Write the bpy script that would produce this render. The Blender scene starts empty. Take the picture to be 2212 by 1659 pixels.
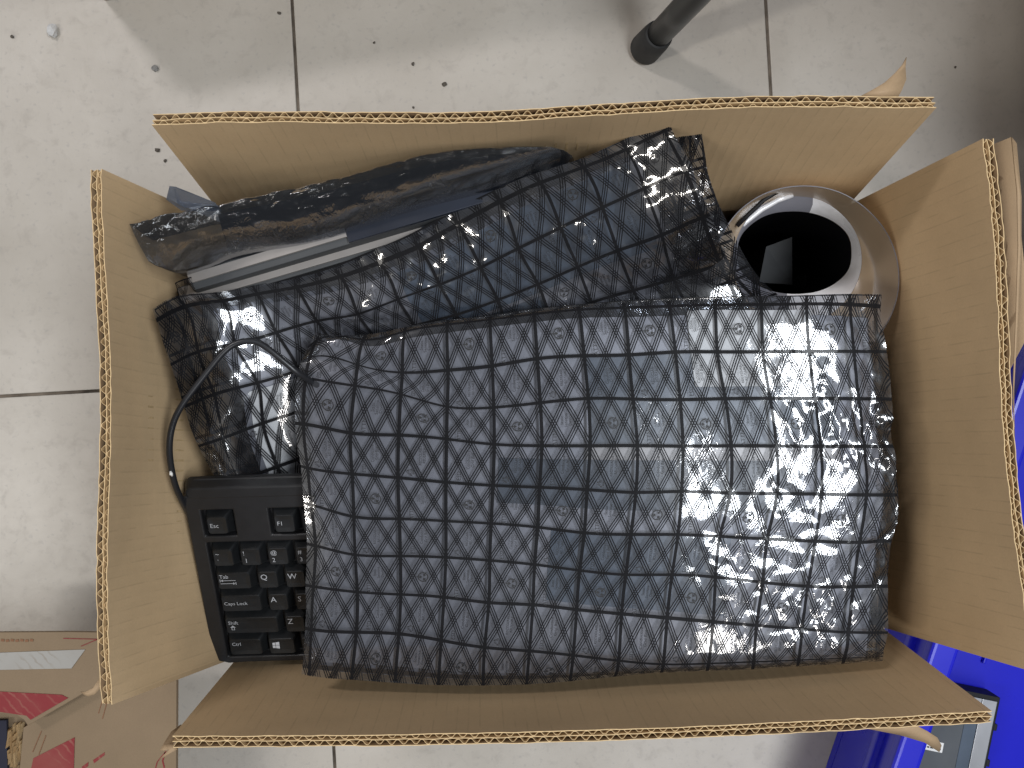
import bpy, bmesh, math, random
import numpy as np
from mathutils import Vector, Matrix
random.seed(7)
rng = np.random.RandomState(11)
R = math.radians
sc = bpy.context.scene
C = sc.collection

# ------------------------------------------------------------------ camera
H = 0.90                       # lens height above the floor, looking straight down
FPX = 1840.0                   # focal length in pixels of a 2212 px wide picture
cd = bpy.data.cameras.new('camera'); cam = bpy.data.objects.new('camera', cd); C.objects.link(cam)
cam.location = (0, 0, H); cam.rotation_euler = (0, 0, 0)
cd.sensor_fit = 'HORIZONTAL'; cd.sensor_width = 36.0; cd.lens = 36.0 * FPX / 2212.0
cd.clip_start = 0.02; cd.clip_end = 50
sc.camera = cam
# ------------------------------------------------------------------ world, lamps, exposure
w = bpy.data.worlds.new('World'); sc.world = w; w.use_nodes = True
bg = w.node_tree.nodes['Background']
bg.inputs['Color'].default_value = (0.86, 0.90, 1.0, 1); bg.inputs['Strength'].default_value = 0.22
def area(name, loc, target, sx, sy, power, col, roll=0.0):
    ld = bpy.data.lights.new(name, 'AREA'); ld.shape = 'RECTANGLE'; ld.size = sx; ld.size_y = sy
    ld.energy = power; ld.color = col
    o = bpy.data.objects.new(name, ld); C.objects.link(o); o.location = loc
    q = (Vector(target) - Vector(loc)).to_track_quat('-Z', 'Y')
    o.rotation_euler = (q.to_matrix() @ Matrix.Rotation(roll, 3, 'Z')).to_euler()
    return o
area('ceiling_lamp', (0.92, -0.02, 2.5), (0.92, -0.02, 0), 0.42, 1.15, 47, (0.90, 0.95, 1.0))
area('ceiling_lamp', (0.72, -1.42, 2.5), (0.72, -1.42, 0), 0.15, 1.0, 10, (1.0, 0.97, 0.94))
area('ceiling_lamp', (-1.95, -0.62, 2.45), (-0.9, -0.3, 0.2), 0.18, 1.2, 25, (1.0, 0.955, 0.89))
area('ceiling_lamp', (-1.22, 1.42, 2.55), (-0.4, 0.4, 0.1), 0.16, 0.5, 19, (1.0, 0.95, 0.95), R(40))
sc.view_settings.view_transform = 'Standard'
sc.view_settings.look = 'None'
sc.view_settings.exposure = -0.04
sc.view_settings.gamma = 1.0
sc.view_settings.use_curve_mapping = False
sc.cycles.use_denoising = True
sc.cycles.transparent_max_bounces = 24
sc.cycles.max_bounces = 10
sc.cycles.caustics_reflective = False
sc.cycles.caustics_refractive = False
sc.cycles.sample_clamp_indirect = 6.0

# ------------------------------------------------------------------ helpers
def W(u, v, z):
    """point at height z seen at (u, v) on a 2212 x 1659 frame"""
    k = (H - z) / FPX
    return np.array([(u - 1106.0) * k, (829.5 - v) * k, z])

def mesh_np(name, verts, faces, uv=None, smooth=False, mats=None, fmat=None):
    me = bpy.data.meshes.new(name)
    me.from_pydata([tuple(map(float, p)) for p in verts], [], [tuple(map(int, f)) for f in faces])
    if uv is not None:
        l = me.uv_layers.new(name='UVMap')
        idx = np.zeros(len(me.loops), dtype=np.int32); me.loops.foreach_get('vertex_index', idx)
        l.data.foreach_set('uv', np.asarray(uv, dtype=np.float32)[idx].ravel())
    for m in (mats or []): me.materials.append(m)
    if fmat is not None: me.polygons.foreach_set('material_index', np.asarray(fmat, dtype=np.int32))
    if smooth: me.polygons.foreach_set('use_smooth', np.ones(len(me.polygons), dtype=bool))
    me.update()
    return me

def link(name, me, parent=None, mat=None):
    o = bpy.data.objects.new(name, me); C.objects.link(o)
    if parent is not None: o.parent = parent
    if mat is not None and me is not None: me.materials.append(mat)
    return o

def thing(name, label, cat, loc=(0, 0, 0), rot=(0, 0, 0), group=None):
    o = bpy.data.objects.new(name, None); C.objects.link(o)
    o.location = loc; o.rotation_euler = rot; o.empty_display_size = 0.02
    return tag(o, label, cat, group)
def tag(o, label, cat, group=None):
    o['label'] = label; o['category'] = cat
    if group: o['group'] = group
    return o

class MB:
    """collects pieces of one mesh"""
    def __init__(s): s.v = []; s.f = []
    def add(s, vs, fs):
        n = len(s.v); s.v += [tuple(map(float, p)) for p in vs]; s.f += [tuple(i + n for i in f) for f in fs]
    def box(s, lo, hi):
        x0, y0, z0 = lo; x1, y1, z1 = hi
        s.add([(x0,y0,z0),(x1,y0,z0),(x1,y1,z0),(x0,y1,z0),(x0,y0,z1),(x1,y0,z1),(x1,y1,z1),(x0,y1,z1)],
              [(3,2,1,0),(4,5,6,7),(0,1,5,4),(1,2,6,5),(2,3,7,6),(3,0,4,7)])
    def prism(s, top, bot):
        n = len(top)
        s.add(list(top) + list(bot), [tuple(range(n)), tuple(range(2*n-1, n-1, -1))] +
              [(i, n+i, n+(i+1) % n, (i+1) % n) for i in range(n)])
    def build(s, name, mat, parent=None, bevel=0.0, seg=2, smooth=False):
        me = bpy.data.meshes.new(name); me.from_pydata(s.v, [], s.f)
        bm = bmesh.new(); bm.from_mesh(me)
        bmesh.ops.recalc_face_normals(bm, faces=bm.faces)
        if bevel > 0:
            es = [e for e in bm.edges if len(e.link_faces) == 2 and e.calc_face_angle(0) > 0.5]
            bmesh.ops.bevel(bm, geom=es, offset=bevel, segments=seg, affect='EDGES', profile=0.6)
        bm.to_mesh(me); bm.free()
        if smooth: me.polygons.foreach_set('use_smooth', np.ones(len(me.polygons), dtype=bool))
        me.update()
        return link(name, me, parent, mat)

def tube_mesh(name, pts, rad, seg=12):
    P = [Vector(p) for p in pts]; n = len(P); vs = []; fs = []
    ref = Vector((0, 0, 1))
    for i in range(n):
        t = (P[min(i+1, n-1)] - P[max(i-1, 0)]).normalized()
        a = t.cross(ref)
        if a.length < 1e-4: a = t.cross(Vector((1, 0, 0)))
        a.normalize(); b = t.cross(a)
        r = rad[i] if hasattr(rad, '__len__') else rad
        for k in range(seg):
            q = 2 * math.pi * k / seg
            vs.append(P[i] + (a * math.cos(q) + b * math.sin(q)) * r)
    for i in range(n - 1):
        for k in range(seg):
            fs.append((i*seg+k, i*seg+(k+1) % seg, (i+1)*seg+(k+1) % seg, (i+1)*seg+k))
    fs.append(tuple(range(seg-1, -1, -1))); fs.append(tuple((n-1)*seg + k for k in range(seg)))
    return mesh_np(name, vs, fs, smooth=True)

def spline(x, Y, xq):
    """natural cubic spline, Y is (n, ...)"""
    x = np.asarray(x, float); Y = np.asarray(Y, float); n = len(x); h = np.diff(x)
    A = np.zeros((n, n)); B = np.zeros((n,) + Y.shape[1:]); A[0, 0] = A[-1, -1] = 1
    for i in range(1, n-1):
        A[i, i-1] = h[i-1]; A[i, i] = 2*(h[i-1]+h[i]); A[i, i+1] = h[i]
        B[i] = 6*((Y[i+1]-Y[i])/h[i] - (Y[i]-Y[i-1])/h[i-1])
    M = np.linalg.solve(A, B.reshape(n, -1)).reshape(B.shape)
    xq = np.asarray(xq, float); k = np.clip(np.searchsorted(x, xq) - 1, 0, n-2)
    hh = h[k]; a = (x[k+1]-xq)/hh; b = (xq-x[k])/hh
    sh = (-1,) + (1,)*(Y.ndim-1)
    a = a.reshape(sh); b = b.reshape(sh); hh = hh.reshape(sh)
    return a*Y[k] + b*Y[k+1] + ((a**3-a)*M[k] + (b**3-b)*M[k+1])*hh*hh/6

def vnoise(x, y, seed):
    r = np.random.RandomState(seed).rand(64, 64)
    xi = np.floor(x).astype(int); yi = np.floor(y).astype(int); fx = x-xi; fy = y-yi
    fx = fx*fx*(3-2*fx); fy = fy*fy*(3-2*fy)
    g = lambda i, j: r[i % 64, j % 64]
    return (g(xi,yi)*(1-fx)+g(xi+1,yi)*fx)*(1-fy) + (g(xi,yi+1)*(1-fx)+g(xi+1,yi+1)*fx)*fy

def crumple(x, y, seed):
    """sharp folds and flat facets: lowest of many tilted planes"""
    r = np.random.RandomState(seed)
    wx = x + 0.35*(vnoise(x*0.9, y*0.9, seed+5)-.5); wy = y + 0.35*(vnoise(x*0.9+9, y*0.9+3, seed+6)-.5)
    out = np.zeros_like(x)
    for sc_, am in ((1.1, 1.0), (2.3, .45), (4.7, .2)):
        ix = np.floor(wx*sc_).astype(int); iy = np.floor(wy*sc_).astype(int)
        jit = r.rand(64, 64, 4); d1 = np.full(x.shape, 9.); d2 = np.full(x.shape, 9.); val = np.zeros_like(x)
        for dx in (-1, 0, 1):
            for dy in (-1, 0, 1):
                j = jit[(ix+dx) % 64, (iy+dy) % 64]
                px = ix+dx+j[..., 0]-wx*sc_; py = iy+dy+j[..., 1]-wy*sc_
                d = np.sqrt(px*px+py*py)
                m = d < d1
                d2 = np.where(m, d1, np.minimum(d2, d)); d1 = np.where(m, d, d1)
        out += am*(d2-d1)
    return out

# ------------------------------------------------------------------ materials
def new_mat(name):
    m = bpy.data.materials.new(name); m.use_nodes = True
    nt = m.node_tree; nt.nodes.clear()
    out = nt.nodes.new('ShaderNodeOutputMaterial')
    return m, nt, out
class N:
    def __init__(s, nt): s.nt = nt
    def __call__(s, typ, ins=None, **kw):
        n = s.nt.nodes.new('ShaderNode' + typ)
        for k, v in kw.items(): setattr(n, k, v)
        for k, v in (ins or {}).items():
            if isinstance(v, bpy.types.NodeSocket): s.nt.links.new(v, n.inputs[k])
            else: n.inputs[k].default_value = v
        return n
    def m(s, op, a, b=0.0, c=None):
        d = {0: a, 1: b}
        if c is not None: d[2] = c
        return s('Math', d, operation=op).outputs[0]
    def ramp(s, fac, stops, interp='LINEAR'):
        n = s('ValToRGB', {0: fac}); cr = n.color_ramp; cr.interpolation = interp
        while len(cr.elements) < len(stops): cr.elements.new(0.5)
        for e, (p, col) in zip(cr.elements, stops):
            e.position = p; e.color = col if len(col) == 4 else tuple(col) + (1,)
        return n.outputs[0]
    def mix(s, fac, a, b, bt='MIX'):
        n = s('Mix', data_type='RGBA', blend_type=bt)
        for k, v in ((0, fac), (6, a), (7, b)):
            if isinstance(v, bpy.types.NodeSocket): s.nt.links.new(v, n.inputs[k])
            else: n.inputs[k].default_value = v if k == 0 else (tuple(v) + (1,) if len(v) == 3 else v)
        return n.outputs[2]
def g(v): return (v, v, v)

def plain(name, col, rough=0.5, metal=0.0, spec=0.5, var=0.08, nscale=60.0, bump=0.0, bscale=200.0, rvar=0.1):
    m, nt, out = new_mat(name); n = N(nt)
    tc = n('TexCoord').outputs['Object']
    no = n('TexNoise', {'Vector': tc, 'Scale': nscale, 'Detail': 5.0}).outputs[0]
    c = n.mix(n.ramp(no, [(0.3, g(0)), (0.7, g(1))]), tuple(x*(1-var) for x in col), tuple(min(1, x*(1+var)) for x in col))
    no2 = n('TexNoise', {'Vector': tc, 'Scale': nscale*0.37, 'Detail': 6.0}).outputs[0]
    r = n.m('ADD', n.m('MULTIPLY', n.m('SUBTRACT', no2, 0.5), 2*rvar), rough)
    p = n('BsdfPrincipled', {'Base Color': c, 'Roughness': r, 'Metallic': metal, 'Specular IOR Level': spec})
    if bump:
        b = n('Bump', {'Height': n('TexNoise', {'Vector': tc, 'Scale': bscale, 'Detail': 4.0}).outputs[0], 'Strength': bump, 'Distance': 0.0006})
        nt.links.new(b.outputs[0], p.inputs['Normal'])
    nt.links.new(p.outputs[0], out.inputs[0]); return m

def kraft(name, col, lines=True, printed=False):
    """brown board: fibres, blotches, faint ridges where the flutes lie under the paper"""
    m, nt, out = new_mat(name); n = N(nt)
    tc = n('TexCoord'); ob = tc.outputs['Object']; uv = tc.outputs['UV']
    f1 = n('TexNoise', {'Vector': ob, 'Scale': 900.0, 'Detail': 3.0}).outputs[0]
    f2 = n('TexNoise', {'Vector': ob, 'Scale': 14.0, 'Detail': 6.0, 'Roughness': 0.6}).outputs[0]
    f3 = n('TexNoise', {'Vector': n('Mapping', {0: uv, 3: (0.9, 60.0, 1.0)}).outputs[0], 'Scale': 4.0, 'Detail': 4.0}).outputs[0]
    c = n.mix(n.ramp(f2, [(0.3, g(0)), (0.72, g(1))]), tuple(x*0.90 for x in col), tuple(x*1.07 for x in col))
    c = n.mix(n.m('MULTIPLY', n.ramp(f1, [(0.35, g(0)), (0.7, g(1))]), 0.16), c, tuple(x*0.62 for x in col))
    h = f1
    if lines:
        sx = n('SeparateXYZ', {0: uv}).outputs[0]
        fr = n.m('ABSOLUTE', n.m('SUBTRACT', n.m('FRACT', sx), 0.5))
        ln = n.ramp(fr, [(0.0, g(1)), (0.045, g(0.5)), (0.09, g(0))])
        br = n.ramp(n('TexNoise', {'Vector': n('Mapping', {0: uv, 3: (1.0, 55.0, 1.0)}).outputs[0], 'Scale': 1.0, 'Detail': 3.0}).outputs[0], [(0.42, g(0)), (0.62, g(1))])
        lm = n.m('MULTIPLY', ln, br)
        c = n.mix(n.m('MULTIPLY', lm, 0.30), c, tuple(x*0.45 for x in col))
        wave = n.m('COSINE', n.m('MULTIPLY', sx, 2*math.pi))
        h = n.m('ADD', n.m('MULTIPLY', wave, 0.5), n.m('MULTIPLY', f1, 0.5))
    p = n('BsdfPrincipled', {'Base Color': c, 'Roughness': 0.62, 'Specular IOR Level': 0.28})
    b = n('Bump', {'Height': h, 'Strength': 0.18, 'Distance': 0.0005})
    nt.links.new(b.outputs[0], p.inputs['Normal'])
    nt.links.new(p.outputs[0], out.inputs[0]); return m

def film(name, tint, printed=True, gloss=1.0, rough=0.09, bscale=1.0, bump=0.35, haze=0.05, hazecol=(0.42, 0.44, 0.5)):
    """thin clear plastic: tinted see-through sheet with a sharp gloss; the grid print is ink on it"""
    m, nt, out = new_mat(name); n = N(nt)
    tc = n('TexCoord'); uv = tc.outputs['UV']
    nb = n('TexNoise', {'Vector': uv, 'Scale': 2.6*bscale, 'Detail': 4.0, 'Roughness': 0.55, 'Distortion': 0.9}).outputs[0]
    rid = n.m('ABSOLUTE', n.m('SUBTRACT', nb, 0.5))
    vb = n('TexVoronoi', {'Vector': uv, 'Scale': 4.2*bscale}, feature='DISTANCE_TO_EDGE').outputs[0]
    patch = n.ramp(n('TexNoise', {'Vector': uv, 'Scale': 0.55*bscale, 'Detail': 2.0}).outputs[0], [(0.46, g(0.06)), (0.68, g(1))])
    hh = n.m('MULTIPLY', n.m('ADD', n.m('MULTIPLY', rid, 1.6), n.m('MULTIPLY', n.m('MINIMUM', vb, 0.2), 0.6)), patch)
    bmp = n('Bump', {'Height': hh, 'Strength': bump, 'Distance': 0.004}).outputs[0]
    tr = n('BsdfTransparent', {0: tuple(tint) + (1,)}).outputs[0]
    df = n('BsdfDiffuse', {0: tuple(hazecol) + (1,), 'Normal': bmp}).outputs[0]
    base = n('MixShader', {0: haze, 1: tr, 2: df}).outputs[0]
    matt = None
    if printed:
        s = n('SeparateXYZ', {0: uv}); u, v = s.outputs[0], s.outputs[1]
        def tri(x): return n.m('ABSOLUTE', n.m('SUBTRACT', n.m('FRACT', n.m('ADD', x, 0.5)), 0.5))
        def below(x, t): return n.m('LESS_THAN', x, t)
        mk = n.m('MAXIMUM', below(tri(u), 0.036), below(tri(v), 0.036))
        p = n.m('SUBTRACT', n.m('MULTIPLY', u, 2.0), v); q = n.m('ADD', n.m('MULTIPLY', u, 2.0), v)
        for x in (p, q):
            t = tri(x)
            mk = n.m('MAXIMUM', mk, below(t, 0.027))
            mk = n.m('MAXIMUM', mk, below(n.m('ABSOLUTE', n.m('SUBTRACT', t, 0.11)), 0.026))
        ink = n('BsdfPrincipled', {'Base Color': (0.006, 0.006, 0.007, 1), 'Roughness': 0.6, 'Specular IOR Level': 0.08}).outputs[0]
        base = n('MixShader', {0: n.m('MULTIPLY', mk, 0.97), 1: base, 2: ink}).outputs[0]
        matt = n.m('SUBTRACT', 1.0, n.m('MULTIPLY', mk, 0.93))     # the ink is matt
    gl = n('BsdfGlossy', {'Color': (1, 1, 1, 1), 'Roughness': rough, 'Normal': bmp}).outputs[0]
    gl2 = n('BsdfGlossy', {'Color': (1, 1, 1, 1), 'Roughness': 0.30, 'Normal': bmp}).outputs[0]
    gl = n('MixShader', {0: 0.20, 1: gl, 2: gl2}).outputs[0]
    fr = n('LayerWeight', {0: 0.38, 'Normal': bmp}).outputs['Fresnel']
    fac = n.m('MINIMUM', n.m('MULTIPLY', fr, gloss), 0.85)
    if matt is not None: fac = n.m('MULTIPLY', fac, matt)
    sh = n('MixShader', {0: fac, 1: base, 2: gl}).outputs[0]
    nt.links.new(sh, out.inputs[0]); return m

def tile_mat():
    m, nt, out = new_mat('tile_glaze'); n = N(nt)
    tc = n('TexCoord').outputs['Object']; rnd = n('ObjectInfo').outputs['Random']
    off = n('CombineXYZ', {0: n.m('MULTIPLY', rnd, 7.0), 1: n.m('MULTIPLY', rnd, 3.0), 2: 0.0}).outputs[0]
    p = n('VectorMath', {0: tc, 1: off}, operation='ADD').outputs[0]
    n1 = n('TexNoise', {'Vector': p, 'Scale': 5.0, 'Detail': 7.0, 'Roughness': 0.62}).outputs[0]
    n2 = n('TexNoise', {'Vector': p, 'Scale': 55.0, 'Detail': 6.0, 'Roughness': 0.65, 'Distortion': 0.4}).outputs[0]
    n3 = n('TexNoise', {'Vector': p, 'Scale': 180.0, 'Detail': 3.0}).outputs[0]
    c = n.mix(n.ramp(n1, [(0.32, g(0)), (0.68, g(1))]), (0.405, 0.372, 0.322), (0.50, 0.465, 0.412))
    c = n.mix(n.m('MULTIPLY', n.ramp(n2, [(0.54, g(0)), (0.78, g(1))]), 0.5), c, (0.30, 0.272, 0.238))
    c = n.mix(n.m('MULTIPLY', n.ramp(n3, [(0.60, g(0)), (0.72, g(1))]), 0.35), c, (0.30, 0.285, 0.27))
    v = n('TexVoronoi', {'Vector': p, 'Scale': 24.0, 'Randomness': 1.0}).outputs['Distance']
    pick = n('TexNoise', {'Vector': p, 'Scale': 9.0, 'Detail': 2.0}).outputs[0]
    sp = n.m('MULTIPLY', n.m('LESS_THAN', v, 0.045), n.m('GREATER_THAN', pick, 0.64))
    c = n.mix(n.m('MULTIPLY', sp, 0.8), c, (0.07, 0.06, 0.05))
    r = n.m('ADD', 0.30, n.m('MULTIPLY', n2, 0.22))
    pr = n('BsdfPrincipled', {'Base Color': c, 'Roughness': r, 'Specular IOR Level': 0.42})
    b = n('Bump', {'Height': n2, 'Strength': 0.25, 'Distance': 0.0012})
    nt.links.new(b.outputs[0], pr.inputs['Normal']); nt.links.new(pr.outputs[0], out.inputs[0]); return m

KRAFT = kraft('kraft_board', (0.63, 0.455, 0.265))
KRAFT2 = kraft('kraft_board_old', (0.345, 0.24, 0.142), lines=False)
KRAFT3 = kraft('kraft_board_shaded', (0.225, 0.162, 0.10), lines=False)  # board colour darkened to hold the shade over the crushed carton
PAPER = plain('cut_board_edge', (0.60, 0.44, 0.245), 0.8, spec=0.15, var=0.15, nscale=400)
PAPERD = plain('flute_paper', (0.52, 0.37, 0.20), 0.85, spec=0.1, var=0.2, nscale=300)
TILE = tile_mat()
GROUT = plain('dirty_grout', (0.115, 0.095, 0.075), 0.9, spec=0.15, var=0.6, nscale=35, bump=0.5, bscale=300)
FILM = film('printed_film', (0.83, 0.845, 0.875), True, gloss=1.7, rough=0.055, bump=0.055, haze=0.015)
FILMR = film('printed_film_rear', (0.80, 0.82, 0.85), True, gloss=0.5, bump=0.1, haze=0.02)
DARKFILM = film('smoky_film', (0.36, 0.39, 0.44), False, gloss=0.5, rough=0.12, bscale=22.0, bump=0.22, haze=0.08, hazecol=(0.09, 0.10, 0.115))
PALEFILM = film('pale_blue_film', (0.60, 0.66, 0.76), False, gloss=0.8, rough=0.12, bscale=16.0, bump=0.2, haze=0.12, hazecol=(0.4, 0.45, 0.55))
INK = plain('black_ink', (0.014, 0.014, 0.015), 0.5, spec=0.3, var=0.05)
PLASTIC = plain('black_plastic', (0.0135, 0.0135, 0.0145), 0.42, spec=0.45, var=0.12, nscale=150, bump=0.10, bscale=1500, rvar=0.08)
KEYCAP = plain('keycap_plastic', (0.012, 0.013, 0.014), 0.38, spec=0.5, var=0.15, nscale=200, bump=0.08, bscale=2000, rvar=0.1)
LEGEND = plain('white_key_print', (0.40, 0.41, 0.43), 0.5, var=0.08, nscale=300)
CABLE = plain('cable_rubber', (0.014, 0.015, 0.018), 0.34, spec=0.5)
SILVER = plain('brushed_metal', (0.235, 0.235, 0.258), 0.42, metal=0.3, var=0.08, nscale=30, rvar=0.15)
SILVERED = plain('panel_edge_metal', (0.29, 0.27, 0.255), 0.40, metal=0.3, var=0.08, nscale=40, rvar=0.15)
SLATE = plain('slate_blue_cover', (0.075, 0.10, 0.135), 0.30, spec=0.5, var=0.2, nscale=20)
SLATED = plain('dark_slate_cover', (0.07, 0.088, 0.115), 0.34, spec=0.5, var=0.3, nscale=16)
NAVY = plain('navy_tape', (0.013, 0.017, 0.028), 0.30, spec=0.5, var=0.25, nscale=25)
WHITE = plain('white_label', (0.82, 0.81, 0.78), 0.5, var=0.03, nscale=30)
MIRROR = plain('silver_foil', (0.62, 0.56, 0.50), 0.34, metal=0.72, var=0.06, nscale=10)
FOILW = plain('white_foil', (0.86, 0.86, 0.88), 0.30, metal=0.1, var=0.06, nscale=60, bump=1.0, bscale=110)
LAV = plain('grey_lavender_sheet', (0.20, 0.20, 0.228), 0.6, var=0.1, nscale=20)
CLEARROLL = film('clear_sheet_tan_haze', (0.80, 0.77, 0.74), False, gloss=0.38, rough=0.20, bscale=.01, bump=0.0, haze=0.60, hazecol=(0.72, 0.56, 0.39))  # tan haze colour paints in cardboard reflected and seen through the sheet
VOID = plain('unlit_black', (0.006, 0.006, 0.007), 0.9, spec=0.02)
MATTEBLACK = plain('matte_black', (0.008, 0.008, 0.009), 0.6, spec=0.3)
DGREY = plain('dark_grey_plastic', (0.06, 0.063, 0.066), 0.55, spec=0.3)
BLUE = plain('blue_bin_plastic', (0.009, 0.011, 0.50), 0.28, spec=0.5, var=0.06, nscale=12, bump=0.05, bscale=90)
RED = plain('red_print', (0.21, 0.026, 0.030), 0.6, spec=0.2, var=0.2, nscale=45)
GLASSY = plain('dark_display_back', (0.13, 0.14, 0.15), 0.22, metal=0.35, var=0.2, nscale=14)
CHROME = plain('frame_metal', (0.52, 0.53, 0.55), 0.3, metal=0.8, var=0.06, nscale=30)
def streaked(name, col, back, rough=0.6):
    m, nt, out = new_mat(name); n = N(nt); tc = n('TexCoord').outputs['Object']
    wv = n('TexWave', {'Vector': tc, 'Scale': 60.0, 'Distortion': 3.0, 'Detail': 3.0, 'Detail Scale': 2.0}, wave_type='BANDS', bands_direction='DIAGONAL').outputs[1]
    br = n('TexNoise', {'Vector': tc, 'Scale': 45.0, 'Detail': 5.0}).outputs[0]
    f = n.m('MULTIPLY', n.ramp(wv, [(0.78, g(0)), (0.95, g(1))]), n.ramp(br, [(0.40, g(0)), (0.65, g(1))]))
    f2 = n.m('MULTIPLY', n.ramp(n('TexNoise', {'Vector': tc, 'Scale': 16.0, 'Detail': 7.0}).outputs[0], [(0.5, g(0)), (0.75, g(1))]), 0.35)
    c = n.mix(n.m('MAXIMUM', n.m('MULTIPLY', f, 0.6), f2), col, back)
    p = n('BsdfPrincipled', {'Base Color': c, 'Roughness': rough, 'Specular IOR Level': 0.3}); nt.links.new(p.outputs[0], out.inputs[0]); return m
RED = streaked('red_print_worn', (0.21, 0.024, 0.028), (0.30, 0.14, 0.10))
TAPE = streaked('white_tape_worn_shaded', (0.30, 0.29, 0.268), (0.22, 0.19, 0.155), 0.4)  # base tone darkened to carry the crushed carton's shade; streaks are wear
STOOLP = plain('black_stool_paint', (0.014, 0.0155, 0.0165), 0.33, spec=0.5, var=0.15, nscale=40)
RUBBER = plain('grey_rubber', (0.032, 0.033, 0.034), 0.6, spec=0.3, var=0.2, nscale=80)
DIRT = plain('dirt_crumb', (0.085, 0.072, 0.058), 0.8, var=0.4, nscale=300)
CHIP = plain('grey_chip', (0.20, 0.195, 0.185), 0.6, var=0.3, nscale=300)
CLEAR = plain('glassy_bead', (0.55, 0.55, 0.54), 0.08, spec=0.8, var=0.1, nscale=200)

# ------------------------------------------------------------------ floor
TS = 0.5; TA = R(3.2); NODE = np.array([-0.2103, 0.0055])
fl = MB(); fl.box((-2.6, -2.6, -0.03), (2.6, 2.6, -0.0022))
floor = fl.build('floor', GROUT); floor['kind'] = 'structure'
tb = MB(); gap = 0.0016
tb.box((gap, gap, -0.012), (TS-gap, TS-gap, 0.0))
t0 = tb.build('tile', TILE, floor, bevel=0.0011, seg=2)
first = True
for i in range(-3, 4):
    for j in range(-3, 3):
        o = t0 if first else t0.copy()
        if not first: C.objects.link(o); o.parent = floor
        first = False
        p = NODE + np.array([math.cos(TA), math.sin(TA)])*i*TS + np.array([-math.sin(TA), math.cos(TA)])*j*TS
        o.location = (p[0], p[1], 0.0); o.rotation_euler = (0, 0, TA)
        if j == -1 and i == 1: drop = o
        if j == -1 and i == 0: wide_at = p

for o in list(floor.children):                # one long tile in the lower row
    if (Vector(o.location[:2])-Vector(wide_at)).length < .01: C.objects.unlink(o); bpy.data.objects.remove(o)
bpy.data.objects.remove(drop)
tb = MB(); tb.box((gap, gap, -0.012), (2*TS-gap, TS-gap, 0.0))
o = tb.build('tile', TILE, floor, bevel=0.0011, seg=2); o.location = (wide_at[0], wide_at[1], 0); o.rotation_euler = (0, 0, TA)

# ------------------------------------------------------------------ open carton
carton = thing('open_carton', 'open brown double-wall cardboard box with its four flaps standing up', 'cardboard box', (0.03, -0.03, 0))
def child(o, root):
    o.parent = root; o.matrix_parent_inverse = root.matrix_basis.inverted(); return o
ZR = 0.245
RIM = {'TL': W(502, 492, ZR), 'TR': W(1832, 444, ZR), 'BR': W(1903, 1354, ZR), 'BL': W(515, 1418, ZR)}
BT = 0.0068
cen = np.array([0.03, -0.033, 0])
def grow(p, z, k=0.0):
    q = np.array(p); q[2] = z; dv = q-cen; dv[2] = 0
    return q + dv/np.linalg.norm(dv)*k
order = ['TL', 'TR', 'BR', 'BL']
for i in range(4):
    a, b = RIM[order[i]], RIM[order[(i+1) % 4]]
    ao, bo = grow(a, 0, BT*.8), grow(b, 0, BT*.8)
    wb = MB()
    A0, B0 = np.array([a[0], a[1], 0.001]), np.array([b[0], b[1], 0.001])
    wb.prism([(a[0], a[1], ZR-.004), (b[0], b[1], ZR-.004), (bo[0], bo[1], ZR-.004), (ao[0], ao[1], ZR-.004)],
             [A0, B0, (bo[0], bo[1], .001), (ao[0], ao[1], .001)])
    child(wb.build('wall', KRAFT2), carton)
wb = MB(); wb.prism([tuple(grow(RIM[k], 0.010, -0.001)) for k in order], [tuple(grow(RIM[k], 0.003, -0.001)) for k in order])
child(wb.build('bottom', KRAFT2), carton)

def sheet(Pf, s0, s1, t0, t1, ns, nt_, off, th, uvs, tipn=0.0, seed=1):
    """paper sheet over (s, t): offset 'off' behind the inner face, thickness th; off may depend on s"""
    s = np.linspace(s0, s1, ns); t = np.linspace(t0, t1, nt_)
    S, T = np.meshgrid(s, t, indexing='ij')
    tip = tipn*(vnoise(S*60, S*0+seed, seed)-.5)
    Tq = T + tip*(T-t0)/(t1-t0)
    o = off(S) if callable(off) else np.full(S.shape, off)
    P, Nn = Pf(S, Tq)
    V = np.concatenate([(P + Nn*o[..., None]).reshape(-1, 3), (P + Nn*(o+th)[..., None]).reshape(-1, 3)])
    idx = np.arange(ns*nt_).reshape(ns, nt_); K = ns*nt_
    q = np.stack([idx[:-1, :-1], idx[1:, :-1], idx[1:, 1:], idx[:-1, 1:]], -1).reshape(-1, 4)
    F = [q[:, ::-1], q + K]
    def rim(line): return np.stack([line[:-1], line[1:], line[1:]+K, line[:-1]+K], -1)
    R_ = [rim(idx[:, -1])[:, ::-1], rim(idx[0, :])[:, ::-1], rim(idx[-1, :])]
    F = np.concatenate(F + R_)
    nmain = 2*len(q); fm = np.zeros(len(F), int); fm[nmain:] = 1
    uv1 = np.stack([S*uvs[0], Tq*uvs[1]], -1).reshape(-1, 2)
    return V, F, np.concatenate([uv1, uv1]), fm

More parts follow.
